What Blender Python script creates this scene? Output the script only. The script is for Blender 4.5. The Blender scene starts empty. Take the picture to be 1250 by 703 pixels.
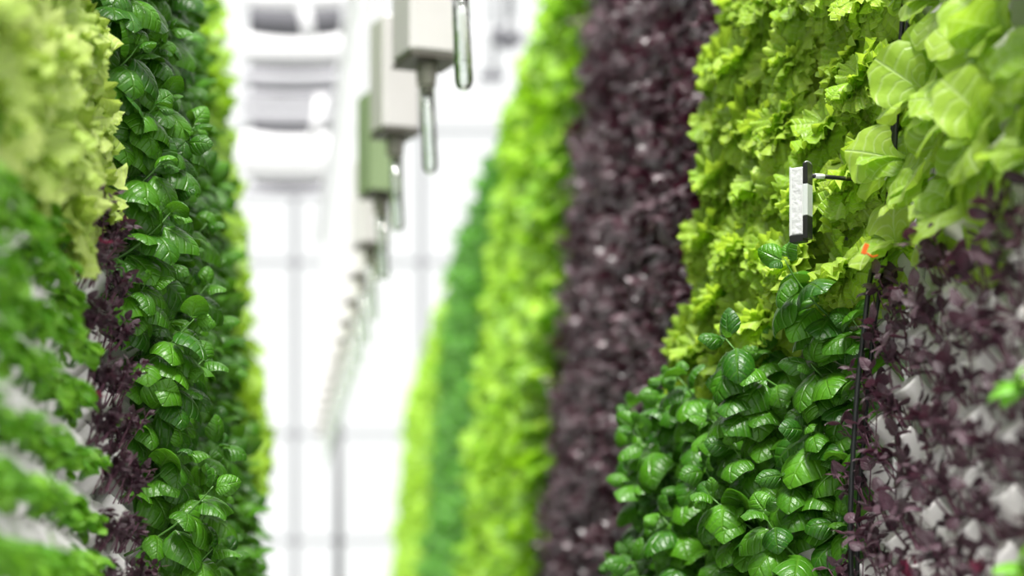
import bpy, math, random
from mathutils import Vector, Matrix

random.seed(7)
S = bpy.context.scene
COL = S.collection
PI = math.pi
R = random.uniform

# ------------------------------------------------------------------ camera
FPX = 2400.0            # focal length in pixels of the 1250 px wide frame
VPX, VPY = 410.0, 750.0  # where the aisle vanishes in the photograph
EYE = 1.5
cam = bpy.data.cameras.new('camera')
cam.sensor_width = 36.0
cam.lens = FPX / 1250 * 36
cam.shift_x = (625 - VPX) / 1250
cam.shift_y = (VPY - 351.5) / 1250
cam.dof.use_dof = True
cam.dof.focus_distance = 2.66
cam.dof.aperture_fstop = 2.3
cam.dof.aperture_blades = 0
cam.clip_start = 0.05
co = bpy.data.objects.new('camera', cam)
co.location = (0, 0, EYE)
co.rotation_euler = (PI / 2, 0, 0)
COL.objects.link(co)
S.camera = co

# ------------------------------------------------------------------ sky, sun, exposure
w = bpy.data.worlds.new('overcast_sky')
S.world = w
w.use_nodes = True
bg = w.node_tree.nodes['Background']
bg.inputs['Color'].default_value = (1.0, 1.0, 0.99, 1)
bg.inputs['Strength'].default_value = 0.62
sun = bpy.data.lights.new('sun', 'SUN')
sun.energy = 4.4
sun.angle = math.radians(20)
sun.color = (1.0, 0.98, 0.94)
so = bpy.data.objects.new('sun', sun)
so.rotation_euler = Vector((0.05, 0.42, -1.0)).to_track_quat('-Z', 'Y').to_euler()
COL.objects.link(so)
S.view_settings.view_transform = 'Standard'
S.view_settings.look = 'None'
S.view_settings.gamma = 1
S.view_settings.use_curve_mapping = False
S.view_settings.exposure = 1.0


# ------------------------------------------------------------------ materials
def new_mat(name):
    m = bpy.data.materials.new(name)
    m.use_nodes = True
    nt = m.node_tree
    nt.nodes.clear()
    out = nt.nodes.new('ShaderNodeOutputMaterial')
    return m, nt, out


def N(nt, kind, **kw):
    n = nt.nodes.new(kind)
    for k, v in kw.items():
        if k.startswith('i_'):
            n.inputs[k[2:].replace('_', ' ')].default_value = v
        else:
            setattr(n, k, v)
    return n


def math_node(nt, op, a, b=None, c=None, clamp=False):
    n = nt.nodes.new('ShaderNodeMath')
    n.operation = op
    n.use_clamp = clamp
    for i, v in enumerate((a, b, c)):
        if v is None:
            continue
        if isinstance(v, (int, float)):
            n.inputs[i].default_value = v
        else:
            nt.links.new(v, n.inputs[i])
    return n.outputs[0]


def mix_color(nt, fac, a, b):
    n = nt.nodes.new('ShaderNodeMix')
    n.data_type = 'RGBA'
    for sock, v in ((n.inputs[0], fac), (n.inputs[6], a), (n.inputs[7], b)):
        if isinstance(v, (int, float)):
            sock.default_value = v
        elif isinstance(v, tuple):
            sock.default_value = v + (1,) if len(v) == 3 else v
        else:
            nt.links.new(v, sock)
    return n.outputs[2]


def leaf_mat(name, dark, light, vein, rough=0.35, trans=0.3, tcol=None, bump=0.5, vein_k=7.0, vein_mix=0.5, spec=0.5, noise=14, rib=0.06):
    m, nt, out = new_mat(name)
    L = nt.links.new
    uv = N(nt, 'ShaderNodeUVMap')
    sep = N(nt, 'ShaderNodeSeparateXYZ')
    L(uv.outputs[0], sep.inputs[0])
    au = math_node(nt, 'ABSOLUTE', math_node(nt, 'SUBTRACT', sep.outputs[0], 0.5))
    v = sep.outputs[1]
    oi = N(nt, 'ShaderNodeObjectInfo')
    geo = N(nt, 'ShaderNodeNewGeometry')
    rnd = math_node(nt, 'FRACT', math_node(nt, 'ADD', oi.outputs['Random'], geo.outputs['Random Per Island']))
    tc = N(nt, 'ShaderNodeTexCoord')
    nz = N(nt, 'ShaderNodeTexNoise', i_Scale=noise, i_Detail=3.0)
    L(tc.outputs['Object'], nz.inputs['Vector'])
    f = math_node(nt, 'ADD', math_node(nt, 'MULTIPLY', rnd, 0.75), math_node(nt, 'MULTIPLY', math_node(nt, 'SUBTRACT', nz.outputs[0], 0.3), 0.5), clamp=True)
    base = mix_color(nt, f, dark, light)
    # midrib and side veins
    ribm = math_node(nt, 'SUBTRACT', 1.0, math_node(nt, 'DIVIDE', au, math_node(nt, 'MULTIPLY_ADD', v, -rib * 0.8, rib)), clamp=True)
    sv = math_node(nt, 'SINE', math_node(nt, 'MULTIPLY', math_node(nt, 'SUBTRACT', v, math_node(nt, 'MULTIPLY', au, 0.75)), vein_k * 2 * PI))
    sv = math_node(nt, 'POWER', math_node(nt, 'MULTIPLY_ADD', sv, 0.5, 0.5), 9.0)
    vm = math_node(nt, 'MAXIMUM', ribm, math_node(nt, 'MULTIPLY', sv, 0.55))
    colr = mix_color(nt, math_node(nt, 'MULTIPLY', vm, vein_mix), base, vein)
    bp = N(nt, 'ShaderNodeBump', i_Strength=bump, i_Distance=0.0025)
    hgt = math_node(nt, 'SUBTRACT', math_node(nt, 'MULTIPLY', nz.outputs[0], 0.6), vm)
    L(hgt, bp.inputs['Height'])
    p = N(nt, 'ShaderNodeBsdfPrincipled', i_Roughness=rough)
    p.inputs['Specular IOR Level'].default_value = spec
    L(colr, p.inputs['Base Color'])
    L(bp.outputs[0], p.inputs['Normal'])
    t = N(nt, 'ShaderNodeBsdfTranslucent')
    if tcol:
        L(mix_color(nt, 0.7, colr, tcol), t.inputs['Color'])
    else:
        L(colr, t.inputs['Color'])
    mx = N(nt, 'ShaderNodeMixShader')
    mx.inputs[0].default_value = trans
    L(p.outputs[0], mx.inputs[1])
    L(t.outputs[0], mx.inputs[2])
    L(mx.outputs[0], out.inputs[0])
    return m


def plain_mat(name, col, rough=0.5, metal=0.0, col2=None, nscale=20.0, bump=0.1, spec=0.5):
    m, nt, out = new_mat(name)
    L = nt.links.new
    tc = N(nt, 'ShaderNodeTexCoord')
    nz = N(nt, 'ShaderNodeTexNoise', i_Scale=nscale, i_Detail=4.0)
    L(tc.outputs['Object'], nz.inputs['Vector'])
    p = N(nt, 'ShaderNodeBsdfPrincipled', i_Roughness=rough, i_Metallic=metal)
    p.inputs['Specular IOR Level'].default_value = spec
    c2 = col2 or tuple(c * 0.82 for c in col)
    L(mix_color(nt, nz.outputs[0], col, c2), p.inputs['Base Color'])
    bp = N(nt, 'ShaderNodeBump', i_Strength=bump, i_Distance=0.002)
    L(nz.outputs[0], bp.inputs['Height'])
    L(bp.outputs[0], p.inputs['Normal'])
    L(p.outputs[0], out.inputs[0])
    return m


def glass_mat(name, tint, rough=0.0, ior=1.45):
    m, nt, out = new_mat(name)
    L = nt.links.new
    g = N(nt, 'ShaderNodeBsdfGlass', i_Roughness=rough, i_IOR=ior)
    tc = N(nt, 'ShaderNodeTexCoord')
    nz = N(nt, 'ShaderNodeTexNoise', i_Scale=90.0, i_Detail=2.0)
    L(tc.outputs['Object'], nz.inputs['Vector'])
    L(mix_color(nt, nz.outputs[0], tint, tuple(c * 0.97 for c in tint)), g.inputs['Color'])
    bp = N(nt, 'ShaderNodeBump', i_Strength=0.35, i_Distance=0.004)
    L(nz.outputs[0], bp.inputs['Height'])
    L(bp.outputs[0], g.inputs['Normal'])
    L(g.outputs[0], out.inputs[0])
    return m


def pane_mat(name):
    m, nt, out = new_mat(name)
    L = nt.links.new
    t = N(nt, 'ShaderNodeBsdfTransparent')
    t.inputs[0].default_value = (0.97, 0.98, 0.98, 1)
    g = N(nt, 'ShaderNodeBsdfGlossy', i_Roughness=0.05)
    fr = N(nt, 'ShaderNodeFresnel', i_IOR=1.2)
    mx = N(nt, 'ShaderNodeMixShader')
    L(fr.outputs[0], mx.inputs[0])
    L(t.outputs[0], mx.inputs[1])
    L(g.outputs[0], mx.inputs[2])
    L(mx.outputs[0], out.inputs[0])
    return m


M = dict(
    basil=leaf_mat('basil_leaf', (0.009, 0.070, 0.004), (0.090, 0.285, 0.010), (0.20, 0.42, 0.05), rough=0.33, trans=0.2, tcol=(0.16, 0.42, 0.02), bump=0.7, vein_k=4.5, vein_mix=0.22, spec=0.45),
    stem=plain_mat('green_stem', (0.10, 0.26, 0.04), 0.45),
    lettuce_curly=leaf_mat('curly_lettuce_leaf', (0.26, 0.48, 0.022), (0.54, 0.74, 0.09), (0.74, 0.84, 0.42), rough=0.38, trans=0.46, tcol=(0.60, 0.84, 0.05), bump=0.6, vein_k=9.0, vein_mix=0.5, spec=0.45),
    lettuce_broad=leaf_mat('broad_lettuce_leaf', (0.26, 0.46, 0.035), (0.46, 0.64, 0.09), (0.74, 0.86, 0.48), rough=0.40, trans=0.45, tcol=(0.54, 0.80, 0.06), bump=0.4, vein_k=5.0, vein_mix=0.55, spec=0.4),
    lettuce_yellow=leaf_mat('yellow_lettuce_leaf', (0.38, 0.58, 0.07), (0.72, 0.84, 0.26), (0.85, 0.90, 0.58), rough=0.42, trans=0.36, tcol=(0.58, 0.78, 0.08), bump=0.5, vein_k=9.0, vein_mix=0.5, spec=0.4),
    cress=leaf_mat('small_green_leaf', (0.09, 0.33, 0.015), (0.28, 0.60, 0.04), (0.36, 0.62, 0.12), rough=0.38, trans=0.3, tcol=(0.26, 0.60, 0.03), bump=0.3, vein_k=4.0, vein_mix=0.3),
    purple=leaf_mat('purple_leaf', (0.026, 0.011, 0.017), (0.110, 0.055, 0.078), (0.24, 0.16, 0.20), rough=0.36, trans=0.12, tcol=(0.16, 0.012, 0.05), bump=0.6, vein_k=5.0, vein_mix=0.3, spec=0.55),
    purple_far=leaf_mat('dark_purple_leaf', (0.016, 0.006, 0.009), (0.095, 0.034, 0.052), (0.14, 0.07, 0.09), rough=0.32, trans=0.12, tcol=(0.16, 0.012, 0.05), bump=0.5, vein_k=5.0, vein_mix=0.3, spec=0.8),
    magenta=leaf_mat('magenta_leaf', (0.14, 0.012, 0.04), (0.28, 0.03, 0.09), (0.36, 0.10, 0.16), rough=0.4, trans=0.2, tcol=(0.4, 0.03, 0.10), bump=0.4),
    purple_stem=plain_mat('purple_stem', (0.16, 0.06, 0.10), 0.5),
    mid_lettuce=leaf_mat('bright_lettuce_leaf', (0.15, 0.36, 0.006), (0.38, 0.62, 0.022), (0.50, 0.72, 0.16), rough=0.45, trans=0.36, tcol=(0.34, 0.70, 0.02), bump=0.3),
    dark_herb=leaf_mat('dark_herb_leaf', (0.030, 0.15, 0.005), (0.105, 0.35, 0.010), (0.16, 0.40, 0.05), rough=0.45, trans=0.25, tcol=(0.12, 0.45, 0.02), bump=0.3),
    lime=leaf_mat('lime_lettuce_leaf', (0.22, 0.44, 0.01), (0.42, 0.68, 0.05), (0.55, 0.75, 0.2), rough=0.45, trans=0.36, tcol=(0.4, 0.72, 0.03), bump=0.3),
    white=plain_mat('white_plastic', (0.90, 0.88, 0.87), 0.40, col2=(0.82, 0.80, 0.79), nscale=9, bump=0.08),
    rim=plain_mat('white_rim_plastic', (0.86, 0.84, 0.83), 0.38, nscale=9, bump=0.05),
    soil=plain_mat('dark_plug', (0.035, 0.024, 0.018), 0.9, nscale=80, bump=0.8),
    tower=plain_mat('white_tower_plastic', (0.70, 0.70, 0.69), 0.5, col2=(0.58, 0.58, 0.57), nscale=7),
    backing=plain_mat('green_shade_backing', (0.03, 0.05, 0.025), 0.8),  # white panels coloured dark green: shade between the leaves painted in
    shade_backing=plain_mat('brown_shade_backing', (0.02, 0.012, 0.014), 0.85),  # same panels darker still, painted shade behind the purple leaves
    grey_metal=plain_mat('brushed_grey_metal', (0.80, 0.79, 0.77), 0.38, metal=0.05, col2=(0.64, 0.625, 0.60), nscale=5, bump=0.05),
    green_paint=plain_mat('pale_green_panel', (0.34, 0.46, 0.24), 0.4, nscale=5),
    dark_edge=plain_mat('dark_lower_edge', (0.12, 0.11, 0.09), 0.5, nscale=30),  # darker tone along the bottom edge of each feeder box
    beige=plain_mat('beige_plastic', (0.62, 0.60, 0.53), 0.45, nscale=15),
    black=plain_mat('black_plastic', (0.012, 0.012, 0.013), 0.35, nscale=40),
    black_tube=plain_mat('black_tubing', (0.010, 0.012, 0.012), 0.42, nscale=40),
    tape=plain_mat('crumpled_white_label', (0.74, 0.75, 0.75), 0.32, col2=(0.34, 0.35, 0.36), nscale=130, bump=0.9),
    sensor_side=plain_mat('pale_grey_plastic', (0.56, 0.60, 0.58), 0.35),
    sensor_white=plain_mat('white_sensor_plastic', (0.80, 0.82, 0.80), 0.35),
    steel=plain_mat('steel_ring', (0.5, 0.5, 0.5), 0.25, metal=1.0),
    orange=plain_mat('orange_plastic', (0.80, 0.12, 0.015), 0.4),
    floor=plain_mat('pale_concrete', (0.52, 0.52, 0.51), 0.6, nscale=3),
    frame=plain_mat('white_frame_paint', (0.72, 0.73, 0.75), 0.45, nscale=4),
    frame_grey=plain_mat('grey_frame_paint', (0.24, 0.245, 0.26), 0.5, nscale=4),
    pipe_grey=plain_mat('pipe_grey_metal', (0.13, 0.13, 0.14), 0.5),
    dark_grey=plain_mat('dark_grey_metal', (0.10, 0.10, 0.12), 0.5),
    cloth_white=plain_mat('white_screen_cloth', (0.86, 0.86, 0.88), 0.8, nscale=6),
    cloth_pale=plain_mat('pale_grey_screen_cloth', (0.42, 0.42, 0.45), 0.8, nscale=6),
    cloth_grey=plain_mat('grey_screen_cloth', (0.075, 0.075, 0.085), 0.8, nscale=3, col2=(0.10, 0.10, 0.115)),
    glass=glass_mat('clear_glass', (0.97, 0.99, 0.97)),
    pane=pane_mat('window_glass'),
)


# ------------------------------------------------------------------ mesh helpers
class MB:
    """Collects vertices, faces and leaf coordinates for ONE mesh."""
    def __init__(s):
        s.v, s.f, s.uv = [], [], []

    def add(s, verts, faces, uvs=None):
        o = len(s.v)
        s.v += [tuple(p) for p in verts]
        s.f += [tuple(i + o for i in f) for f in faces]
        s.uv += list(uvs) if uvs else [(0.5, 0.5)] * len(verts)
        return s

    def box(s, c, d, mat=None):
        cx, cy, cz = c
        x, y, z = d[0] / 2, d[1] / 2, d[2] / 2
        b = min(x, y, z) * 0.18
        vs, fs = [], []
        # chamfered box: three inset rectangles per axis pair
        for sx in (-1, 1):
            for sy in (-1, 1):
                for sz in (-1, 1):
                    vs += [(sx * x, sy * (y - b), sz * (z - b)), (sx * (x - b), sy * y, sz * (z - b)), (sx * (x - b), sy * (y - b), sz * z)]
        def i(sx, sy, sz, k):
            return ((sx > 0) * 4 + (sy > 0) * 2 + (sz > 0)) * 3 + k
        for q in (-1, 1):
            fs.append([i(q, -1, -1, 0), i(q, 1, -1, 0), i(q, 1, 1, 0), i(q, -1, 1, 0)][::q])
            fs.append([i(-1, q, -1, 1), i(-1, q, 1, 1), i(1, q, 1, 1), i(1, q, -1, 1)][::q])
            fs.append([i(-1, -1, q, 2), i(1, -1, q, 2), i(1, 1, q, 2), i(-1, 1, q, 2)][::q])
        for p in (-1, 1):
            for q in (-1, 1):
                fs.append([i(p, q, -1, 0), i(p, q, -1, 1), i(p, q, 1, 1), i(p, q, 1, 0)][::-p * q])
                fs.append([i(p, -1, q, 0), i(p, 1, q, 0), i(p, 1, q, 2), i(p, -1, q, 2)][::-p * q * -1][::-1])
                fs.append([i(-1, p, q, 1), i(1, p, q, 1), i(1, p, q, 2), i(-1, p, q, 2)][::p * q])
                for r in (-1, 1):
                    fs.append([i(p, q, r, 0), i(p, q, r, 1), i(p, q, r, 2)][::p * q * r])
        vs = [Vector(v) for v in vs]
        if mat is not None:
            vs = [mat @ v for v in vs]
        s.add([v + Vector(c) for v in vs], fs)
        return s

    def tube(s, pts, rad, n=8, caps=True):
        pts = [Vector(p) for p in pts]
        rs = rad if isinstance(rad, (list, tuple)) else [rad] * len(pts)
        vs, fs = [], []
        ref = Vector((0.31, 0.17, 0.93)).normalized()
        for k, p in enumerate(pts):
            t = (pts[min(k + 1, len(pts) - 1)] - pts[max(k - 1, 0)]).normalized()
            if abs(t.dot(ref)) > 0.95:
                a = t.cross(Vector((1, 0, 0))).normalized()
            else:
                a = t.cross(ref).normalized()
            b = t.cross(a)
            for j in range(n):
                an = 2 * PI * j / n
                vs.append(p + (a * math.cos(an) + b * math.sin(an)) * rs[k])
        for k in range(len(pts) - 1):
            for j in range(n):
                fs.append((k * n + j, k * n + (j + 1) % n, (k + 1) * n + (j + 1) % n, (k + 1) * n + j))
        if caps:
            fs.append(tuple(range(n))[::-1])
            fs.append(tuple(range((len(pts) - 1) * n, len(pts) * n)))
        s.add(vs, fs)
        return s

    def lathe(s, prof, n=16, origin=(0, 0, 0), axis=None):
        vs, fs = [], []
        o = Vector(origin)
        for r, z in prof:
            for j in range(n):
                a = 2 * PI * j / n
                p = Vector((r * math.cos(a), r * math.sin(a), z))
                vs.append((axis @ p if axis is not None else p) + o)
        for k in range(len(prof) - 1):
            for j in range(n):
                fs.append((k * n + j, k * n + (j + 1) % n, (k + 1) * n + (j + 1) % n, (k + 1) * n + j))
        s.add(vs, fs)
        return s

    def merge(s, me_data, mat):
        v, f, uv = me_data
        s.add([mat @ Vector(p) for p in v], f, uv)
        return s

    def mesh(s, name, mat, smooth=True):
        me = bpy.data.meshes.new(name)
        me.from_pydata(s.v, [], s.f)
        ul = me.uv_layers.new(name='UVMap')
        vi = [0] * len(me.loops)
        me.loops.foreach_get('vertex_index', vi)
        flat = []
        for i in vi:
            flat += s.uv[i]
        ul.data.foreach_set('uv', flat)
        me.polygons.foreach_set('use_smooth', [smooth] * len(me.polygons))
        mats = mat if isinstance(mat, list) else [mat]
        for m in mats:
            me.materials.append(m)
        me.update()
        return me


def ob(name, me, parent=None, mat=None):
    o = bpy.data.objects.new(name, me)
    COL.objects.link(o)
    if parent is not None:
        o.parent = parent
    if mat is not None:
        o.matrix_basis = mat
    return o


def tag(o, label=None, cat=None, group=None, kind=None):
    if label: o['label'] = label
    if cat: o['category'] = cat
    if group: o['group'] = group
    if kind: o['kind'] = kind
    return o


def thing(name, label, cat, loc=(0, 0, 0), group=None):
    o = bpy.data.objects.new(name, None)
    o.empty_display_size = 0.02
    COL.objects.link(o)
    o.location = loc
    return tag(o, label, cat, group)


def frame(base, d, nrm, scale):
    """matrix: +Y along d, +Z as near nrm as possible"""
    y = Vector(d).normalized()
    z = Vector(nrm)
    z = z - y * z.dot(y)
    if z.length < 1e-4:
        z = Vector((0.3, 0.5, 0.8)) - y * Vector((0.3, 0.5, 0.8)).dot(y)
    z.normalize()
    x = y.cross(z)
    sx, sy, sz = scale if isinstance(scale, (tuple, list)) else (scale,) * 3
    m = Matrix(((x.x * sx, y.x * sy, z.x * sz, base[0]), (x.y * sx, y.y * sy, z.y * sz, base[1]), (x.z * sx, y.z * sy, z.z * sz, base[2]), (0, 0, 0, 1)))
    return m


ORD = 'zeroth first second third fourth fifth sixth seventh eighth ninth tenth eleventh twelfth thirteenth fourteenth fifteenth sixteenth seventeenth eighteenth nineteenth twentieth'.split()


# ------------------------------------------------------------------ leaf shapes (unit length, +Y, face up +Z)
def ovate(nu, nv, width, cup, droop, pucker, seed, tip=1.0, rnd=0.0, fold=0.0):
    rng = random.Random(seed)
    tw = rng.uniform(-0.25, 0.25)
    ph = rng.uniform(0, 6)
    vs, fs, uv = [], [], []
    y = z = 0.0
    ang = 0.25
    for j in range(nv + 1):
        v = j / nv
        if j:
            ang = 0.30 + 0.25 * (pucker > 0) - droop * v ** 1.2
            y += math.cos(ang) / nv
            z += math.sin(ang) / nv
        wv = width * (math.sin(PI * min(1, v ** 0.72 * (0.995)))) ** (0.72) * (1 - 0.35 * max(0, v - 0.6) * tip)
        wv = max(wv, 0.012 if j < nv else 0.004)
        for i in range(nu + 1):
            u = -1 + 2 * i / nu
            s = u * wv
            a = cup * u * (wv / width)
            if abs(cup) > 0.05 and abs(a) > 1e-4:
                x = s * math.sin(a) / a
                dz = -abs(s) * (1 - math.cos(a)) / abs(a)
            else:
                x, dz = s, 0.0
            au = abs(u)
            dz += fold * abs(s)
            dz -= 0.03 * math.exp(-(u / 0.13) ** 2) * min(1, v * 6) * (1 - v) * (pucker > 0)
            vein = math.sin((v - 0.42 * au) * 2 * PI * 5.0)
            dz += pucker * vein * min(1, au * 3.2) * (1 - au ** 6) * min(1, 5 * v) * min(1, 4 * (1 - v))
            dz += rnd * math.sin(9 * v + ph + 3 * u) * au
            px = x * math.cos(tw * v) - dz * math.sin(tw * v) * 0.5
            ca, sa = math.cos(ang), math.sin(ang)
            vs.append((px, y - sa * dz, z + ca * dz + x * math.sin(tw * v)))
            uv.append((0.5 + u * 0.5 * min(1, wv / width + 0.05), v))
    for j in range(nv):
        for i in range(nu):
            a = j * (nu + 1) + i
            fs.append((a, a + 1, a + nu + 2, a + nu + 1))
    return vs, fs, uv


def fan(nu, nv, half, lobes, ruffle, freq, droop, seed, fine=0.0, base_w=0.07):
    rng = random.Random(seed)
    ph = [rng.uniform(0, 6.28) for _ in range(6)]
    vs, fs, uv = [], [], []
    for j in range(nv + 1):
        v = j / nv
        for i in range(nu + 1):
            u = -1 + 2 * i / nu
            a = u * half * min(1.0, 0.12 + 1.15 * v)
            rr = 0.88 + 0.12 * math.cos(u * 1.4) + lobes * math.sin(u * 9 + ph[0]) + lobes * 0.6 * math.sin(u * 17 + ph[1])
            rr *= 1 - 0.30 * abs(u) ** 2.2
            r = v * rr
            x = r * math.sin(a) + base_w * u * (1 - v)
            yy = r * math.cos(a)
            e = v ** 2.6
            z = ruffle * e * math.sin(freq * u + ph[2]) + ruffle * 0.55 * e * math.sin(freq * 2.1 * u + ph[3] + 3 * v)
            if fine and v > 0.55:
                k = (v - 0.55) / 0.45
                z += fine * k * math.sin(i * 2.3 + ph[4])
                yy += fine * 0.7 * k * math.cos(i * 2.9 + ph[5])
                x += fine * 0.5 * k * math.sin(i * 1.9 + ph[1])
            z += 0.10 * abs(u) * v * (1 - v) * 2
            # droop along length
            ang = droop * yy
            cy = math.sin(ang) / droop if abs(droop) > 1e-3 else yy
            cz = -(1 - math.cos(ang)) / droop if abs(droop) > 1e-3 else 0
            vs.append((x, cy + z * math.sin(ang), cz + z * math.cos(ang)))
            uv.append((0.5 + u * 0.5, v))
    for j in range(nv):
        for i in range(nu):
            a = j * (nu + 1) + i
            fs.append((a, a + 1, a + nu + 2, a + nu + 1))
    return vs, fs, uv


def meshes(shapes, name, mat):
    out = []
    for d in shapes:
        b = MB()
        b.add(*d)
        out.append(b.mesh(name, mat))
    return out


BASIL_SH = [ovate(8, 10, 0.47 + 0.03 * (k % 3), 1.1 + 0.12 * (k % 4), 1.1 + 0.13 * k, 0.008, k) for k in range(6)]
BASIL = meshes(BASIL_SH, 'basil_leaf', M['basil'])
BASIL_LO = [ovate(4, 5, 0.38, 1.0, 1.0 + 0.3 * k, 0.0, k) for k in range(3)]
CURLY_SH = [fan(38, 8, 1.05 + 0.1 * (k % 3), 0.020, 0.075, 15 + 1.5 * k, 0.7 + 0.25 * k, 20 + k, fine=0.042) for k in range(6)]
CURLY = meshes(CURLY_SH, 'curly_lettuce_leaf', M['lettuce_curly'])
YELLOW = meshes(CURLY_SH, 'yellow_lettuce_leaf', M['lettuce_yellow'])
BROAD_SH = [fan(16, 8, 0.78 + 0.08 * (k % 3), 0.022, 0.045, 5 + 0.7 * k, 0.6 + 0.25 * k, 40 + k, base_w=0.09) for k in range(6)]
BROAD = meshes(BROAD_SH, 'broad_lettuce_leaf', M['lettuce_broad'])
FAN_LO = [fan(10, 4, 1.0, 0.06, 0.10, 7 + k, 0.8 + 0.3 * k, 60 + k, fine=0.04) for k in range(4)]
CRESS_SH = [ovate(5, 6, 0.44, 0.5 + 0.15 * k, 0.7 + 0.25 * k, 0.0, 70 + k) for k in range(4)]
CRESS = meshes(CRESS_SH, 'small_green_leaf', M['cress'])
PURPLE_SH = [ovate(4, 7, 0.29 + 0.04 * (k % 3), 0.35 + 0.15 * k, 0.5 + 0.3 * k, 0.006, 80 + k, rnd=0.03) for k in range(5)]
PURPLE = meshes(PURPLE_SH, 'purple_leaf', M['purple'])
MAGENTA = meshes(PURPLE_SH[:2], 'magenta_leaf', M['magenta'])
PURPLE_LO = [ovate(2, 4, 0.30, 0.4, 0.6 + 0.3 * k, 0.0, 90 + k) for k in range(3)]


# ------------------------------------------------------------------ the two leaning plant walls
LEAN = {1: 0.085, -1: 0.08}
A0 = {1: 0.720, -1: 0.315}     # distance of each wall from the camera line at eye height
PITCH, ROW = 0.13, 0.062
FAR_TOP = 2.2
WALL_TOP = 2.45                # above the eye


def wall_pt(side, y, h, out=0.0):
    """point on a wall: y along the aisle, h above the eye, out = distance towards the aisle"""
    return Vector((side * (A0[side] + LEAN[side] * h - out), y, EYE + h + LEAN[side] * out * 0.5))


def nvec(side):
    return Vector((-side, 0, LEAN[side])).normalized()


UP = Vector((0, 0, 1))


def rv(k=1.0):
    return Vector((R(-k, k), R(-k, k), R(-k, k)))


# stems: a handful of shared curves per side; each keeps its nodes
def stem_curve(side, length, lift, seed):
    rng = random.Random(seed)
    n = nvec(side)
    d = (n * 0.95 + UP * 0.25 + Vector((0, rng.uniform(-0.3, 0.3), 0))).normalized()
    p = Vector((0, 0, 0))
    pts = [p.copy()]
    for k in range(6):
        d = (d + UP * lift * 0.22 + Vector((rng.uniform(-0.1, 0.1), rng.uniform(-0.15, 0.15), 0))).normalized()
        p = p + d * length / 6
        pts.append(p.copy())
    return pts


BSTEM = {}
for s_ in (1, -1):
    BSTEM[s_] = []
    for k in range(7):
        pts = stem_curve(s_, 0.085 + 0.012 * k, 0.55, 200 + k)
        BSTEM[s_].append((pts, MB().tube(pts, [0.0021, 0.0020, 0.0018, 0.0016, 0.0014, 0.0012, 0.0008], 5).mesh('stem', M['stem'])))


def basil_leaves(side, pts, size=1.0, seed_rng=random):
    """list of (matrix, is_small) for the leaf pairs up one basil stem"""
    n = nvec(side)
    out = []
    az = R(0, PI)
    for node, ln in ((1, 0.050), (2, 0.056), (3, 0.060), (4, 0.060), (5, 0.052), (6, 0.034), (6, 0.022)):
        t = (pts[node] - pts[node - 1]).normalized()
        a = t.cross(Vector((0, 1, 0.01))).normalized()
        b = t.cross(a).normalized()
        for q in (0, PI):
            r = a * math.cos(az + q) + b * math.sin(az + q)
            big = ln > 0.04
            d = r * 0.65 + t * R(0.1, 0.4) + n * R(0.15, 0.4) - UP * (R(0.35, 1.1) if big else R(-0.4, 0.2)) + Vector((0, -0.10, 0))
            nm = UP * R(0.25, 0.7) + n * R(0.4, 0.9) + r * 0.3 + Vector((0, -R(0.4, 1.0), 0)) + rv(0.15)
            L = ln * R(0.82, 1.25) * size * 1.08
            base = pts[node] + r * 0.006
            out.append((frame(base, d, nm, (L * R(0.95, 1.15), L, L)), ln))
        az += PI / 2 + R(-0.3, 0.3)
    return out


def basil_plant(side, y, h, label, group, size=1.0, out=0.035, inner=False):
    p = wall_pt(side, y, h, out)
    t = thing('basil_plant', label, 'basil', p, group)
    k = random.randrange(2 if inner else 7)
    pts, sm = BSTEM[side][k]
    ob('stem', sm, t)
    for m, ln in basil_leaves(side, pts, size):
        ob('leaf', random.choice(BASIL), t, m)
    return t


def lettuce_plant(side, y, h, kind, label, group, count, size, out=0.035, name='lettuce_plant', up=0.35):
    p = wall_pt(side, y, h, out)
    t = thing(name, label, 'lettuce', p, group)
    n = nvec(side)
    wild = 0.4 if kind == 'broad' else 0.15
    pool = {'curly': CURLY, 'broad': BROAD, 'yellow': YELLOW}[kind]
    for k in range(count):
        f = (k + 0.5) / count
        az = k * 2.399 + R(-0.3, 0.3)
        el = 0.25 + 1.15 * f + R(-0.15, 0.15)     # angle away from the wall normal: outer leaves lie flat
        e1, e2 = Vector((0, 1, 0)), UP
        rad = e1 * math.cos(az) + e2 * math.sin(az)
        d = n * math.cos(el) + rad * math.sin(el) + UP * (up - 0.45 * f) + rv(wild)
        nm = n * math.sin(el) * 1.0 - rad * math.cos(el) * 0.5 + UP * R(0.4, 0.9) + Vector((0, -R(0, 0.5), 0)) + rv(0.3 + wild * 0.5)
        L = size * R(0.75, 1.15) * (0.7 + 0.45 * f)
        ob('leaf', random.choice(pool), t, frame(n * 0.004 + rv(0.004), d, nm, L))
    return t


CLUMP = {}
for s_ in (1, -1):
    CLUMP[s_] = []
    for k in range(7):
        rng = random.Random(300 + k)
        tips, b = [], MB()
        n = nvec(s_)
        for q in range(9 if k < 3 else 10):
            sp = 0.014 if k < 3 else 0.020
            base = Vector((0, rng.uniform(-sp, sp), 0)) + n * rng.uniform(-0.012, 0.012)
            d = (n * rng.uniform(0.05, 0.7) + UP * rng.uniform(0.5, 1.0) + Vector((0, rng.uniform(-0.9, 0.9), 0))).normalized()
            L = rng.uniform(0.018, 0.035) if k < 3 else rng.uniform(0.018, 0.066)
            mid = base + d * L * 0.55 + UP * 0.002
            tip = base + d * L + UP * 0.006
            b.tube([base, mid, tip], [0.0010, 0.0009, 0.0007], 4, caps=False)
            tips.append((mid, tip, d))
        CLUMP[s_].append((tips, b.mesh('stems', M['purple_stem']), b.mesh('stems', M['stem'])))


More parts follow.
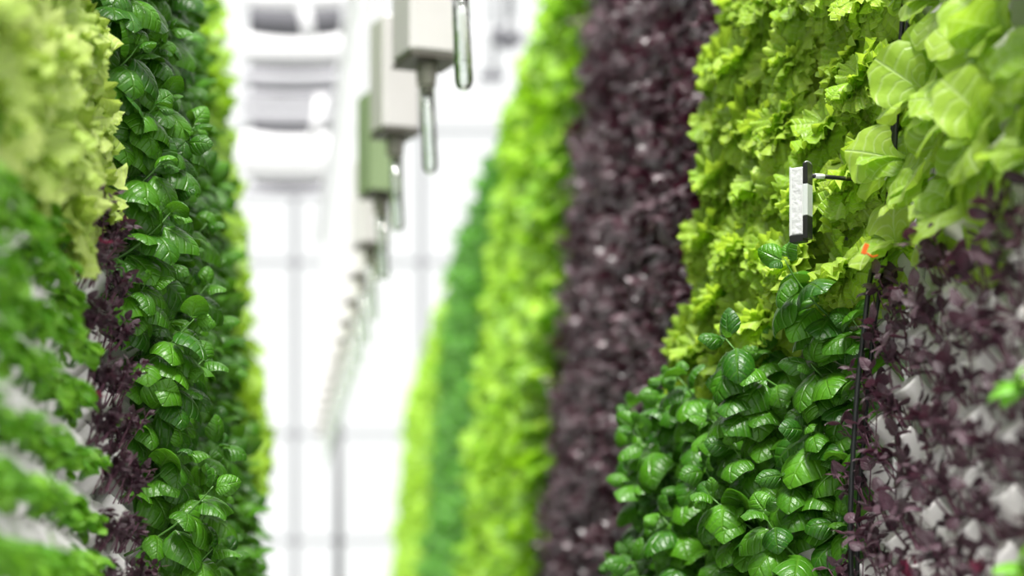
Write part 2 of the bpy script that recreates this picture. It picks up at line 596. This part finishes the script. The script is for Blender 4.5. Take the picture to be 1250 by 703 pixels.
def seedling_clump(side, y, h, kind, label, group, out=0.036, size=1.0, name=None, per=3):
    p = wall_pt(side, y, h, out) + Vector((0, R(-0.006, 0.006), R(-0.004, 0.004)))
    nm_ = name or ('purple_basil_seedlings' if kind == 'purple' else 'green_seedlings')
    t = thing(nm_, label, 'seedlings', p, group)
    tips, pm, gm = random.choice(CLUMP[side][:3] if side < 0 and kind != 'purple' else CLUMP[side][3:])
    st = ob('stem', pm if kind == 'purple' else gm, t)
    n = nvec(side)
    red = kind == 'purple' and random.random() < 0.05
    for si, (mid, tip, d) in enumerate(tips):
        a0 = R(0, PI)
        e1 = d.cross(Vector((0.2, 0.9, 0.1))).normalized()
        e2 = d.cross(e1)
        for q in range(per):
            a = a0 + q * PI * (1.0 if per < 3 else 0.667)
            r = e1 * math.cos(a) + e2 * math.sin(a)
            if kind == 'purple':
                L = R(0.014, 0.029) * size
                dd = r + UP * R(-0.3, 0.45) + n * 0.35 + d * 0.3
                ww = 1.0
                pool = MAGENTA if red and si < 2 and q < 2 else PURPLE
            else:
                L = R(0.016, 0.028) * size
                dd = r + UP * R(-0.4, 0.2) + n * 0.45
                ww = 1.15
                pool = CRESS
            nm = UP * 1.0 + n * R(0.2, 0.8) + rv(0.4)
            base = tip if q < 2 else mid.lerp(tip, R(0, 0.9))
            ob('leaf', random.choice(pool), t, frame(base, dd, nm, (L * ww, L, L)))
    return t


# far plants: one mesh each, joined from coarse leaves
def bundle(shapes, mat, count, size, reach, side, seed, name, flat=0.5, base=0.0):
    rng = random.Random(seed)
    n = nvec(side)
    b = MB()
    for k in range(count):
        az = k * 2.399 + rng.uniform(-0.4, 0.4)
        f = (k + 0.5) / count
        rad = Vector((0, math.cos(az), math.sin(az)))
        pos = n * (base + reach * (1 - 0.6 * f) * rng.uniform(0.3, 1.0)) + rad * reach * f * 0.75
        d = n * rng.uniform(0.2, 0.9) + rad * (0.3 + f) - UP * rng.uniform(-0.2, 0.6)
        nm = n * rng.uniform(0.3, 1.0) + UP * rng.uniform(0.4, 1.0) + Vector((0, -rng.uniform(0, 0.5), 0))
        L = size * rng.uniform(0.7, 1.2)
        b.merge(rng.choice(shapes), frame(pos, d, nm, L))
        b.tube([Vector((0, 0, 0)), pos], 0.0015, 3, caps=False)
    return b.mesh(name, mat)


FAR = {}
def far_variants(key, shapes, mat, count, size, reach, side, name, base=0.0):
    FAR[key] = [bundle(shapes, mat, count, size, reach, side, hash_seed + 17 * i, name, base=base) for i, hash_seed in enumerate([11, 23, 37, 41, 59])]


far_variants('purple', PURPLE_LO, M['purple_far'], 46, 0.034, 0.085, 1, 'purple_basil_plant')
far_variants('bright', FAN_LO, M['mid_lettuce'], 24, 0.085, 0.09, 1, 'bright_lettuce_plant')
far_variants('dark', BASIL_LO, M['dark_herb'], 46, 0.06, 0.13, 1, 'dark_herb_plant')
far_variants('lime', FAN_LO, M['lime'], 20, 0.10, 0.09, 1, 'lime_lettuce_plant')
far_variants('basil', BASIL_LO + BASIL_LO, M['basil'], 26, 0.055, 0.075, -1, 'basil_plant', base=0.035)
far_variants('lime_left', FAN_LO, M['lime'], 18, 0.085, 0.08, -1, 'pale_lettuce_plant')
far_variants('purple_left', PURPLE_LO, M['purple'], 30, 0.03, 0.06, -1, 'purple_basil_plant')


def far_field(key, side, y0, y1, dy, h0, h1, dh, name, label, cat, group, out=0.03, out_h=0.0):
    c = 0
    y = y0
    col = 0
    while y <= y1:
        top = min(h1, 790.0 / FPX * y + 0.1)
        h = h0 + (dh / 2 if col % 2 else 0)
        while h <= top:
            o = ob(name, random.choice(FAR[key]))
            o.location = wall_pt(side, y + R(-0.25, 0.25) * dy, h + R(-0.25, 0.25) * dh, out + out_h * h + R(-0.015, 0.015))
            o.rotation_euler = (R(-0.5, 0.5), 0, R(-0.3, 0.3))
            o.scale = (R(0.85, 1.15),) * 3
            tag(o, label, cat, group)
            c += 1
            h += dh
        y += dy
        col += 1
    return c


# ------------------------------------------------------------------ the setting
def struct(name, mb, mat, smooth=False):
    o = ob(name, mb.mesh(name, mat, smooth))
    o['kind'] = 'structure'
    return o


struct('floor', MB().box((0.3, 10.5, -0.05), (9.0, 25.0, 0.1)), M['floor'])

END = 24.0
# glazed end wall: mullions with panes between
gx = [-3.6, -2.05, -0.5, 1.05, 2.6, 3.6]
gz = [0.0, 1.15, 2.4, 3.7, 5.8, 7.4, 9.2]
endwall = struct('wall_back', MB().box((0, END, 0.10), (7.2, 0.12, 0.20)).box((0, END, 9.2), (7.2, 0.12, 0.2)), M['frame'])
mul = MB().box((0, 0, 0), (0.10, 0.09, 9.2)).mesh('mullion', M['frame_grey'], False)
tra = MB().box((0, 0, 0), (7.0, 0.07, 0.07)).mesh('transom', M['frame_grey'], False)
for x in gx:
    ob('mullion', mul, endwall, Matrix.Translation((x, END, 4.6)))
for z in gz[1:-1]:
    ob('transom', tra, endwall, Matrix.Translation((0, END, z)))
for i in range(len(gx) - 1):
    for j in range(len(gz) - 1):
        wd, hh = gx[i + 1] - gx[i] - 0.06, gz[j + 1] - gz[j] - 0.06
        pm = MB().box((0, 0, 0), (wd, 0.012, hh)).mesh('pane', M['pane'], False)
        ob('pane', pm, endwall, Matrix.Translation(((gx[i] + gx[i + 1]) / 2, END, (gz[j] + gz[j + 1]) / 2)))

# backing panels of the plant walls, one for each stretch of crop; shade of the leaf gaps is in their colour
def panel(side, y0, y1, h0, h1, mat, name='backing_panel'):
    b = MB()
    th = 0.035
    q = []
    for y in (y0, y1):
        for h in (h0, h1):
            for o_ in (-0.02, -0.02 - th):
                q.append(wall_pt(side, y, h, o_))
    fs = [(0, 2, 6, 4), (1, 5, 7, 3), (0, 4, 5, 1), (2, 3, 7, 6), (0, 1, 3, 2), (4, 6, 7, 5)]
    b.add(q, fs)
    return b.mesh(name, mat, False)


def stretch(side, y0, y1, mat, label, top=WALL_TOP):
    o = ob('backing_panel', panel(side, y0, y1, -EYE, top, mat))
    o.location = (0, 0, 0)
    return tag(o, label, 'panel')


stretch(1, 3.58, 6.2, M['shade_backing'], 'backing panel in painted dark shade behind the tall purple stretch of the right wall')
stretch(1, 6.21, 9.1, M['backing'], 'backing panel in painted green shade behind the bright lettuce stretch')
stretch(1, 9.11, 13.0, M['backing'], 'backing panel in painted green shade behind the dark herb stretch')
stretch(1, 13.01, 20.6, M['backing'], 'backing panel in painted green shade behind the lime stretch near the end window')
stretch(-1, 3.37, 4.55, M['backing'], 'backing panel in painted dark shade behind the far basil of the left wall', 1.9)
stretch(-1, 4.56, 6.2, M['backing'], 'backing panel in painted dark shade behind the pale lettuce at the left wall end', 2.2)


# ------------------------------------------------------------------ white towers with their cups
def cup_mesh(side):
    """slanted planting cup: rounded-rectangle tube rising from the tower towards the aisle, open at the top"""
    n = nvec(side)
    ax = (n * 0.74 + UP * 0.72).normalized()
    wv = Vector((0, 1, 0))
    hv = wv.cross(ax).normalized()
    if hv.z < 0:
        hv = -hv
    b = MB()
    q = 0.92 if side > 0 else 1.2
    def loop(t, w, h, r):
        c = ax * t
        out = []
        for sx, sy, a0 in ((1, 1, 0), (-1, 1, 90), (-1, -1, 180), (1, -1, 270)):
            for a in (0, 45, 90):
                an = math.radians(a0 + a)
                out.append(c + wv * (sx * (w / 2 - r) + r * math.cos(an)) + hv * (sy * (h / 2 - r) + r * math.sin(an)))
        return out
    rings = [loop(t, w * q, hh * q, r * q) for t, w, hh, r in ((-0.030, 0.040, 0.024, 0.006), (0.020, 0.046, 0.030, 0.009), (0.030, 0.048, 0.032, 0.010), (0.0345, 0.047, 0.031, 0.010), (0.0345, 0.041, 0.025, 0.008), (0.012, 0.038, 0.022, 0.007))]
    vs = [p for r in rings for p in r]
    k = len(rings[0])
    fs = []
    for a in range(len(rings) - 1):
        for i in range(k):
            fs.append((a * k + i, a * k + (i + 1) % k, (a + 1) * k + (i + 1) % k, (a + 1) * k + i))
    b.add(vs, fs)
    cupm = b.mesh('cup', M['white'])
    pl = MB()
    top = loop(0.018, 0.036, 0.022, 0.007)
    pl.add(top + [ax * 0.024], [(i, (i + 1) % k, k) for i in range(k)])
    return cupm, pl.mesh('growing_plug', M['soil'])


CUP = {s_: cup_mesh(s_) for s_ in (1, -1)}
TOWER_SITES = []   # (side, y, h, kind)


def tower(side, y, label, h_lo, h_hi, rows, stagger=0.0):
    t = thing('planting_tower', label, 'tower', wall_pt(side, y, -EYE), 'white planting towers of the near wall stretches')
    base = wall_pt(side, y, -EYE)
    me = panel(side, y - 0.060, y + 0.060, -EYE, WALL_TOP, M['tower'], 'panel')
    ob('panel', me, t, Matrix.Translation(-base))
    # two raised edge ribs
    for dy in (-0.056, 0.056):
        b = MB()
        b.tube([wall_pt(side, y + dy, -EYE, -0.016) - base, wall_pt(side, y + dy, WALL_TOP, -0.016) - base], 0.006, 6)
        ob('edge_rib', b.mesh('edge_rib', M['tower']), t)
    for h in rows:
        p = wall_pt(side, y, h, 0.020 if side > 0 else 0.010) - base
        ob('cup', CUP[side][0], t, Matrix.Translation(p) @ Matrix.Rotation(R(-0.12, 0.12), 4, 'X') @ Matrix.Rotation(R(-0.15, 0.15), 4, 'Z'))
    return t


# right wall: towers nearer than the black pipes carry purple seedlings below, broad lettuce above
R_Y0 = 2.545
H_SPLIT = 0.42
right_near = [R_Y0 - PITCH * k for k in range(7)]
right_far = [2.72 + PITCH * k for k in range(7)]
for k, y in enumerate(right_near):
    rows = [H_SPLIT - 0.070 - ROW * i - (ROW / 2 if k % 2 else 0) for i in range(8)]
    lrows = [H_SPLIT + 0.015 + 0.115 * i + (0.055 if k % 2 else 0) for i in range(5)]
    where = 'white planting tower %s the black pipes, bearing purple seedlings below broad lettuce' % ('just in front of' if k == 0 else '%s in front of' % ORD[k + 1])
    tower(1, y, where, 0, 0, rows + lrows)
    for i, h in enumerate(rows):
        if h > 730.0 / FPX * 0 - 0.06:
            seedling_clump(1, y - (0.025 if k == 0 else 0), h + 0.034, 'purple',
                           'purple basil seedlings, %s tower before the black pipes, %s cup below the lettuce' % (ORD[k + 1], ORD[i + 1]),
                           'purple seedlings in white cups, right wall', per=3, size=1.05, out=0.044)
    for i, h in enumerate(lrows):
        lettuce_plant(1, y - (0.03 if k == 0 else 0), h + 0.03, 'broad',
                      'broad-leaved pale lettuce, %s tower before the black pipes, %s plant above the purple seedlings' % (ORD[k + 1], ORD[i + 1]),
                      'broad-leaved lettuces, right wall', 9, 0.084)
for k, y in enumerate(right_far):
    rows = [H_SPLIT - (0.060 if k == 0 else 0.085) - 0.012 * k - (0.043 if k == 0 else 0.055) * i - (0.028 if k % 2 else 0) for i in range(11 if k == 0 else 9)]
    lrows = [H_SPLIT + 0.01 - 0.014 * k + (0.065 if k == 0 else 0.10) * i + (0.05 if k % 2 else 0) for i in range(12 if k == 0 else 8)]
    tower(1, y, 'white planting tower %s beyond the black pipes, bearing basil below curly lettuce' % ('first' if k == 0 else ORD[k + 1]), 0, 0, rows + lrows)
    for i, h in enumerate(rows):
        basil_plant(1, y - (0.055 if k == 0 and i % 2 else 0.02), h + 0.02, 'glossy basil, %s tower beyond the black pipes, %s plant below the curly lettuce' % (ORD[k + 1], ORD[i + 1]),
                    'basil plants of the right wall', size=1.05, out=((-0.015 if i % 2 else 0.03) if k == 0 else R(0.02, 0.10) if k < 3 else R(0.09, 0.14)), inner=(k == 0 and i % 2 == 1))
    for i, h in enumerate(lrows):
        lettuce_plant(1, y - (0.03 if k == 0 else 0), h + 0.03, 'curly',
                      'curly pale green lettuce, %s tower beyond the black pipes, %s plant above the basil' % (ORD[k + 1], ORD[i + 1]),
                      'curly lettuces of the right wall', 24, 0.076, out=((0.0 if i % 2 else 0.05) if k == 0 else R(0.02, 0.10) if k == 1 else R(0.07, 0.12)))

# left wall: green seedlings below yellow lettuce, one purple tower, then basil
L_Y0 = 2.47
left_near = [L_Y0 - 0.26 - PITCH * k for k in range(7)]
rowsP = [0.415 - ROW * i for i in range(9)]
rowsL = [0.365 - ROW * i for i in range(8)]
for k, y in enumerate(left_near):
    lr = [0.425 + 0.10 * i + (0.05 if k % 2 else 0) for i in range(6)]
    tower(-1, y, 'white planting tower %s before the purple seedlings of the left wall' % ORD[k + 1], 0, 0, rowsL + lr)
    for i, h in enumerate(rowsL):
        seedling_clump(-1, y, h + 0.034, 'green', 'small-leaved bright green seedlings, left wall, %s tower before the purple, %s cup below the lettuce' % (ORD[k + 1], ORD[i + 1]),
                       'bright green seedlings of the left wall', size=0.95, per=4, out=0.030)
    for i, h in enumerate(lr):
        lettuce_plant(-1, y, h + 0.03, 'yellow', 'blurred yellow-green curly lettuce, left wall, %s tower before the basil, %s plant above the seedlings' % (ORD[k + 1], ORD[i + 1]),
                      'yellow-green lettuces of the left wall', 12, 0.085)
for k, y in enumerate((L_Y0, L_Y0 - PITCH)):
    lr = [0.50 + 0.105 * i + 0.05 * k for i in range(5)]
    beside = ('beside the left basil', 'beside the bright green seedlings')[k]
    tower(-1, y, 'white planting tower of the left wall bearing purple seedlings, ' + beside, 0, 0, rowsP + lr)
    for i, h in enumerate(rowsP):
        seedling_clump(-1, y, h + 0.034, 'purple', 'dark purple seedlings %s, %s cup below the yellow lettuce' % (beside, ORD[i + 1]),
                       'purple seedlings of the left wall', size=0.62, per=11, out=0.055 - 0.01 * k)
    for i, h in enumerate(lr):
        lettuce_plant(-1, y, h + 0.03, 'yellow', 'frilly yellow-green lettuce %s, %s plant above the purple seedlings' % (('against the left basil', 'one tower before the left basil')[k], ORD[i + 1]),
                      'yellow-green lettuces of the left wall', 13, 0.085)
left_basil = [2.66 + PITCH * k for k in range(6)]
for k, y in enumerate(left_basil):
    rows = [-0.03 + 0.078 * i + (0.039 if k % 2 else 0) for i in range(13 + k)]
    tower(-1, y, 'white planting tower of the left wall hidden in basil, %s beyond the purple seedlings' % ORD[k + 1], 0, 0, rows)
    for i, h in enumerate(rows):
        basil_plant(-1, y, h + 0.03, 'glossy dark basil, left wall, %s tower beyond the purple seedlings, %s plant from the bottom' % (ORD[k + 1], ORD[i + 1]),
                    'basil plants of the left wall', size=1.0)

# far stretches
print('far purple', far_field('purple', 1, 3.66, 6.15, 0.13, -0.05, WALL_TOP, 0.122, 'purple_basil_plant', 'blurred dark purple basil plant in the tall purple stretch of the right wall', 'basil', 'purple basil in the tall stretch of the right wall'))
print('far bright', far_field('bright', 1, 6.32, 9.0, 0.18, -0.05, FAR_TOP, 0.16, 'bright_lettuce_plant', 'blurred bright green lettuce plant just beyond the tall purple stretch', 'lettuce', 'bright lettuces beyond the purple stretch', out=0.05))
print('far dark', far_field('dark', 1, 9.25, 12.9, 0.26, -0.05, FAR_TOP, 0.18, 'dark_herb_plant', 'blurred dark green herb plant between the bright lettuce and the lime lettuce', 'herb', 'dark herbs between the far lettuces', out=0.06))
print('far lime', far_field('lime', 1, 13.15, 20.5, 0.40, -0.05, FAR_TOP, 0.20, 'lime_lettuce_plant', 'blurred lime lettuce plant in the farthest stretch of the right wall', 'lettuce', 'lime lettuces at the far end of the right wall', out=0.06))
print('left basil far', far_field('basil', -1, 3.45, 4.5, 0.13, -0.02, 1.75, 0.10, 'basil_plant', 'dark blurred basil plant farther along the left wall, before the pale lettuce', 'basil', 'dark basil farther along the left wall', out=0.045, out_h=-0.035))
print('left lime', far_field('lime_left', -1, 4.65, 6.1, 0.16, 0.35, 2.0, 0.13, 'pale_lettuce_plant', 'blurred yellow-green lettuce plant at the far end of the left wall', 'lettuce', 'pale lettuces at the far end of the left wall', out=0.045, out_h=-0.035))
print('left purple', far_field('purple_left', -1, 4.65, 6.1, 0.14, -0.05, 0.32, 0.10, 'purple_basil_plant', 'blurred purple plant low at the far end of the left wall', 'basil', 'purple plants low at the far end of the left wall', out=0.03))


def at(px, py, y):
    """world point at distance y along the aisle"""
    return Vector(((px - VPX) / FPX * y, y, EYE + (VPY - py) / FPX * y))


# green strays among the near purple seedlings
for (px, py, y, lb) in ((1228, 468, 1.86, 'bright green basil seedling among purple ones, upper one at the right edge'), (1234, 688, 1.86, 'bright green basil seedling among purple ones, at the lower right corner')):
    q = at(px + 12, py, y)
    t = thing('basil_seedling', lb, 'seedlings', q)
    pts, sm = BSTEM[1][0]
    st = MB().tube([(0.03, 0, -0.03), (0.01, 0, -0.01), (0, 0, 0)], [0.002, 0.0018, 0.0015], 5).mesh('stem', M['stem'])
    ob('stem', st, t)
    for d, nm in (((-0.9, -0.1, -0.25), (0.1, -0.3, 1)), ((-0.8, -0.3, -0.7), (-0.2, -0.5, 1)), ((0.6, -0.4, 0.2), (0, -0.2, 1)), ((-0.2, 0.8, 0.1), (0, 0, 1)), ((-0.3, -0.6, 0.5), (-0.5, -0.5, 0.6))):
        ob('leaf', random.choice(CRESS), t, frame((0, 0, 0), d, nm, R(0.026, 0.034)))

# ------------------------------------------------------------------ black pipes beside the right basil
pz = 2.62
def pipe(pixels, y, rad, label):
    pts = [at(px, py, y + dy) for px, py, dy in pixels]
    # smooth by subdividing
    fine = []
    for i in range(len(pts) - 1):
        p0, p1, p2, p3 = pts[max(i - 1, 0)], pts[i], pts[i + 1], pts[min(i + 2, len(pts) - 1)]
        for k in range(4):
            t = k / 4
            fine.append(0.5 * ((2 * p1) + (p2 - p0) * t + (2 * p0 - 5 * p1 + 4 * p2 - p3) * t * t + (3 * p1 - p0 - 3 * p2 + p3) * t ** 3))
    fine.append(pts[-1])
    o = ob('irrigation_pipe', MB().tube(fine, rad, 8).mesh('irrigation_pipe', M['black_tube']))
    return tag(o, label, 'pipe')


pipe([(1112, -60, 0), (1104, 0, 0), (1098, 70, 0), (1090, 160, 0), (1084, 240, 0), (1076, 300, 0), (1064, 330, -0.02), (1055, 400, -0.03), (1047, 470, -0.03), (1041, 560, -0.03), (1038, 640, -0.03), (1040, 740, -0.02)], 2.54, 0.0034, 'black irrigation pipe running the whole height beside the basil, the outer one')
pipe([(1118, -60, 0), (1109, 20, 0), (1096, 130, 0), (1088, 250, 0), (1078, 330, 0), (1067, 400, 0), (1060, 470, 0), (1055, 530, 0), (1048, 620, 0), (1046, 740, 0)], 2.53, 0.0030, 'black irrigation pipe, the inner one against the white tower edge')

# ------------------------------------------------------------------ sensor bar on its arm
sy = 2.60
sc_ = at(975, 247, sy)
t = thing('light_sensor', 'white and black sensor bar on a black arm before the curly lettuce', 'sensor', sc_)
rot = Matrix.Rotation(math.radians(-36), 3, 'Z')
px = sy / FPX
H = 92 * px
W, D = 17 * px, 0.015
ob('body', MB().box((0, 0, 0), (W, D, H - 0.010), rot).mesh('body', M['sensor_white'], False), t)
ob('label_tape', MB().box(rot @ Vector((0.0008, -D / 2 - 0.0006, 0)), (W * 0.74, 0.0012, H - 0.014), rot).mesh('label_tape', M['tape'], False), t)['label'] = 'crumpled white label on the front'
side_x = W / 2 + 0.0032
for z0, z1, mt, nm in ((H * 0.22, H * 0.5, 'black', 'end_block'), (-H * 0.20, H * 0.22, 'sensor_side', 'side_panel'), (-H * 0.5, -H * 0.20, 'black', 'end_block')):
    ob(nm, MB().box(rot @ Vector((side_x, 0.0, (z0 + z1) / 2)), (0.0068, D + 0.003, z1 - z0 - 0.0004), rot).mesh(nm, M[mt], False), t)
ob('end_cap', MB().box((0, 0, -H / 2 + 0.001), (W + 0.001, D + 0.0025, 0.009), rot).mesh('end_cap', M['black'], False), t)
ob('side_lip', MB().box(rot @ Vector((-W / 2 - 0.0006, 0, 0.001)), (0.0016, D * 0.8, H - 0.008), rot).mesh('side_lip', M['sensor_side'], False), t)
ring = [Vector((side_x - 0.001 + 0.0055 * math.cos(a * PI / 8), 0, H / 2 - 0.001 + 0.0055 * math.sin(a * PI / 8))) for a in range(17)]
ob('hanging_ring', MB().tube(ring, 0.0009, 6, caps=False).mesh('hanging_ring', M['steel']), t)
a0 = at(987, 214, sy) - sc_
a1 = at(1056, 220, sy + 0.03) - sc_
arm = ob('arm', MB().tube([a0, a0.lerp(a1, 0.5), a1], 0.0029, 10).mesh('arm', M['black']), t)
ob('arm_sleeve', MB().tube([a0.lerp(a1, 0.11), a0.lerp(a1, 0.27)], 0.0033, 10).mesh('arm_sleeve', M['sensor_white']), arm)
ob('arm_joint', MB().box(a0, (0.006, 0.008, 0.009)).mesh('arm_joint', M['black'], False), arm)

# orange clip
q = at(1056, 304, 2.40)
t = thing('orange_clip', 'small orange clip among the pale lettuce leaves below the sensor arm', 'clip', q)
ob('clip_body', MB().box((0, 0, 0), (0.0055, 0.004, 0.013), Matrix.Rotation(0.35, 3, 'Y')).mesh('clip_body', M['orange'], False), t)
ob('clip_tail', MB().tube([(0.002, 0, -0.005), (0.010, 0.004, -0.009), (0.018, 0.01, -0.006)], 0.0012, 6).mesh('clip_tail', M['orange']), t)

# ------------------------------------------------------------------ hanging boxes with glass tubes
Z1 = 3.50
HB = 668.0 / FPX * Z1 * 1.19
FX = [155, 136, 103, 91, 80, 70, 58, 46, 34, 23, 12, 0, -12, -22, -32, -42, -50]
def feeder(i, zr, label, green=False, height=0.28):
    y = Z1 * zr
    lateral = FX[i] / FPX * Z1 - 0.006
    h = EYE + 640.0 / FPX * Z1
    t = thing('feeder_box', label, 'feeder', (lateral, y, h), 'hanging grey feeder boxes')
    rz = Matrix.Rotation(math.radians(20), 3, 'Z')
    zb = 0.238                              # box bottom above tube end
    bw = 0.118 if i < 2 else 0.098
    box = ob('box', MB().box((0, 0, zb + height / 2), (bw, bw, height), rz).mesh('box', M['grey_metal'], False), t)
    lipz = ob('bottom_edge', MB().box((0, 0, zb - 0.003), (bw * 0.97, bw * 0.97, 0.008), rz).mesh('bottom_edge', M['dark_edge'], False), box)
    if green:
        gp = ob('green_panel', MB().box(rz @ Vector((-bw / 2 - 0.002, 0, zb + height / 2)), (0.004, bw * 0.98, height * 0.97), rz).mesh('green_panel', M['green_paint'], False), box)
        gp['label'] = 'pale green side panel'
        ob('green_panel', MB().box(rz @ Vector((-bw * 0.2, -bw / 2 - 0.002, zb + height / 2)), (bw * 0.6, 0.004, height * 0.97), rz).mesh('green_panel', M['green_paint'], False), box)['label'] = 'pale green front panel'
    ob('nozzle', MB().lathe([(0.0001, zb + 0.001), (0.022, zb + 0.001), (0.022, zb - 0.030), (0.0205, zb - 0.050), (0.0195, zb - 0.053), (0.0001, zb - 0.053)], 18, (0, 0, 0)).mesh('nozzle', M['beige']), t)
    tl = zb - 0.045
    ra = 0.0155
    prof = [(ra * 0.93, tl), (ra, tl)]
    prof += [(ra * 1.0, tl * 0.5), (ra * 1.06, 0.030), (ra * 1.04, 0.016), (ra * 0.86, 0.006), (ra * 0.5, 0.001), (0.0001, 0.0)]
    inner = [(0.0001, 0.002), (ra * 0.47, 0.003), (ra * 0.80, 0.008), (ra * 0.96, 0.017), (ra * 0.985, 0.030), (ra * 0.93, tl * 0.5), (ra * 0.93, tl)]
    tilt = Matrix.Rotation(math.radians(-2.5), 3, 'Y')
    mb = MB().lathe(prof + inner, 20, Vector((0, 0, tl)) - tilt @ Vector((0, 0, tl)), tilt)
    ob('glass_tube', mb.mesh('glass_tube', M['glass']), t)
    # hanger up to the rail
    ob('hanger', MB().box((0, 0, zb + height + 0.55), (0.016, 0.016, 1.1)).mesh('hanger', M['frame'], False), t)
    return t


zrs = [1.0, 1.19, 1.37, 1.57, 1.79, 1.95, 2.11, 2.26, 2.41, 2.56, 2.71, 2.86, 3.01, 3.16, 3.31, 3.46, 3.6]
for i, zr in enumerate(zrs):
    if i == 0:
        lb = 'hanging feeder with a clear glass tube, its box above the frame, nearest of the row'
    elif i == 1:
        lb = 'nearest grey metal box at the frame top, with nozzle and glass tube'
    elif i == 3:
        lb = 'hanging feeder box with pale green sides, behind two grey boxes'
    else:
        lb = 'grey metal feeder box with glass tube, %s box of the hanging row' % ORD[i]
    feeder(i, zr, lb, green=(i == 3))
rail0 = Vector(((155 - 83 * (-0.1)) / FPX * Z1, Z1 * 0.9, EYE + 640 / FPX * Z1 + 1.6))
rail1 = Vector(((155 - 83 * (2.8)) / FPX * Z1, Z1 * 3.8, EYE + 640 / FPX * Z1 + 1.6))
tag(ob('hanging_rail', MB().tube([rail0, rail1], 0.025, 8).mesh('hanging_rail', M['frame'])), 'white rail above the frame that carries the hanging boxes', 'rail')
# grey downpipe under the far end of the row
p = at(413, 540, 12.6)
tag(ob('grey_downpipe', MB().tube([(p.x, 12.6, 0.0), (p.x, 12.6, p.z + 0.6)], 0.030, 10).mesh('grey_downpipe', M['pipe_grey'])), 'slim grey upright pipe under the far end of the hanging boxes', 'pipe')

# ------------------------------------------------------------------ folded roof screen near the end wall
CH = 4.55
def ceil_y(py):
    return FPX * CH / (VPY - py)


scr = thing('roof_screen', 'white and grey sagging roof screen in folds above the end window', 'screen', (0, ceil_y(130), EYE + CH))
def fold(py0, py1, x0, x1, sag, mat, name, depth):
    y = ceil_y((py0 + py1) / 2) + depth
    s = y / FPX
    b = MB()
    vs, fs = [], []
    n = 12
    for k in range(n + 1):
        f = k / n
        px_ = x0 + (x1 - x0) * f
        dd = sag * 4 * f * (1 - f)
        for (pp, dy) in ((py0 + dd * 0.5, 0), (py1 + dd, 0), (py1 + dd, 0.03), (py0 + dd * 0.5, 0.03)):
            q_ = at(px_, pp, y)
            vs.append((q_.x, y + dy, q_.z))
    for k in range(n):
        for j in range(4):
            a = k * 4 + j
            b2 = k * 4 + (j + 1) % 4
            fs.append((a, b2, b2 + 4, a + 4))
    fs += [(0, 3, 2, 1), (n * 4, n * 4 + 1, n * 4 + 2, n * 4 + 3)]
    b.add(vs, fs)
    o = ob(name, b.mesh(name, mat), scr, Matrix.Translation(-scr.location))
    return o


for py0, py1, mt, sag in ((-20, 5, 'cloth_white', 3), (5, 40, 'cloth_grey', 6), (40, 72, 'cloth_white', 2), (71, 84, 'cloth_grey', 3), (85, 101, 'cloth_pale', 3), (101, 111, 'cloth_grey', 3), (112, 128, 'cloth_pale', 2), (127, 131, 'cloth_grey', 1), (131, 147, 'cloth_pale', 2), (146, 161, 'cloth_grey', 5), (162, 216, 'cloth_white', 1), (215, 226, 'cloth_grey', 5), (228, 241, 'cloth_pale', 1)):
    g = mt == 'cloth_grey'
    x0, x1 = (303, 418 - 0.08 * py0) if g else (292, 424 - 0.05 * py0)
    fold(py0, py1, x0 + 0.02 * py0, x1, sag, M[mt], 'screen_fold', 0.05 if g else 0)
for (xa, ya, xb, yb) in ((366, -5, 378, 50), (392, 118, 382, 175)):
    y = ceil_y(max(ya, 20)) - 0.3
    p, q = at(xa, ya, y), at(xb, yb, y)
    ob('strap', MB().tube([p, p.lerp(q, 0.5) + Vector((0.01, 0, 0)), q], 0.045, 6).mesh('strap', M['cloth_white']), scr, Matrix.Translation(-scr.location))

# pale trusses and a fan behind the top of the right wall
def truss(y, h, label):
    t = thing('roof_truss', label, 'truss', (0, y, EYE + h))
    ob('chord', MB().box((0, 0, 0), (7.0, 0.08, 0.08)).mesh('chord', M['frame'], False), t)
    ob('chord', MB().box((0, 0, 0.55), (7.0, 0.08, 0.08)).mesh('chord', M['frame'], False), t)
    for k in range(10):
        x = -3.15 + 0.7 * k
        ob('web', MB().tube([(x, 0, 0.03), (x + 0.35, 0, 0.52)], 0.02, 6).mesh('web', M['frame'], True), t)
        ob('web', MB().tube([(x + 0.35, 0, 0.52), (x + 0.7, 0, 0.03)], 0.02, 6).mesh('web', M['frame'], True), t)
    return t


truss(21.2, 5.75, 'pale roof truss just before the end window')
fy = 19.0
c = at(622, 45, fy)
t = thing('ceiling_fan', 'dark grey fan housing with a pale bracket, high above the right wall', 'fan', c)
ob('motor', MB().lathe([(0.001, 0.09), (0.08, 0.09), (0.125, 0.05), (0.125, -0.06), (0.09, -0.10), (0.001, -0.105)], 16).mesh('motor', M['dark_grey']), t)
ob('pole', MB().tube([(0, 0, 0.05), (0, 0, 1.2)], 0.05, 8).mesh('pole', M['frame_grey']), t)
for k in range(3):
    ra_ = Matrix.Rotation(k * 2 * PI / 3 + 0.5, 3, 'Z')
    ob('blade', MB().box(ra_ @ Vector((0.35, 0, -0.02)), (0.52, 0.09, 0.012), ra_).mesh('blade', M['frame'], False), t)
c = at(600, 94, fy)
t = thing('cable_tray', 'short grey crossbar below the fan, above the bright green wall', 'bar', c)
ob('bar', MB().box((0, 0, 0), (0.26, 0.10, 0.07)).mesh('bar', M['dark_grey'], False), t)
ob('hanger', MB().tube([(0.02, 0, 0.02), (0.02, 0, 1.5)], 0.03, 6).mesh('hanger', M['frame_grey']), t)
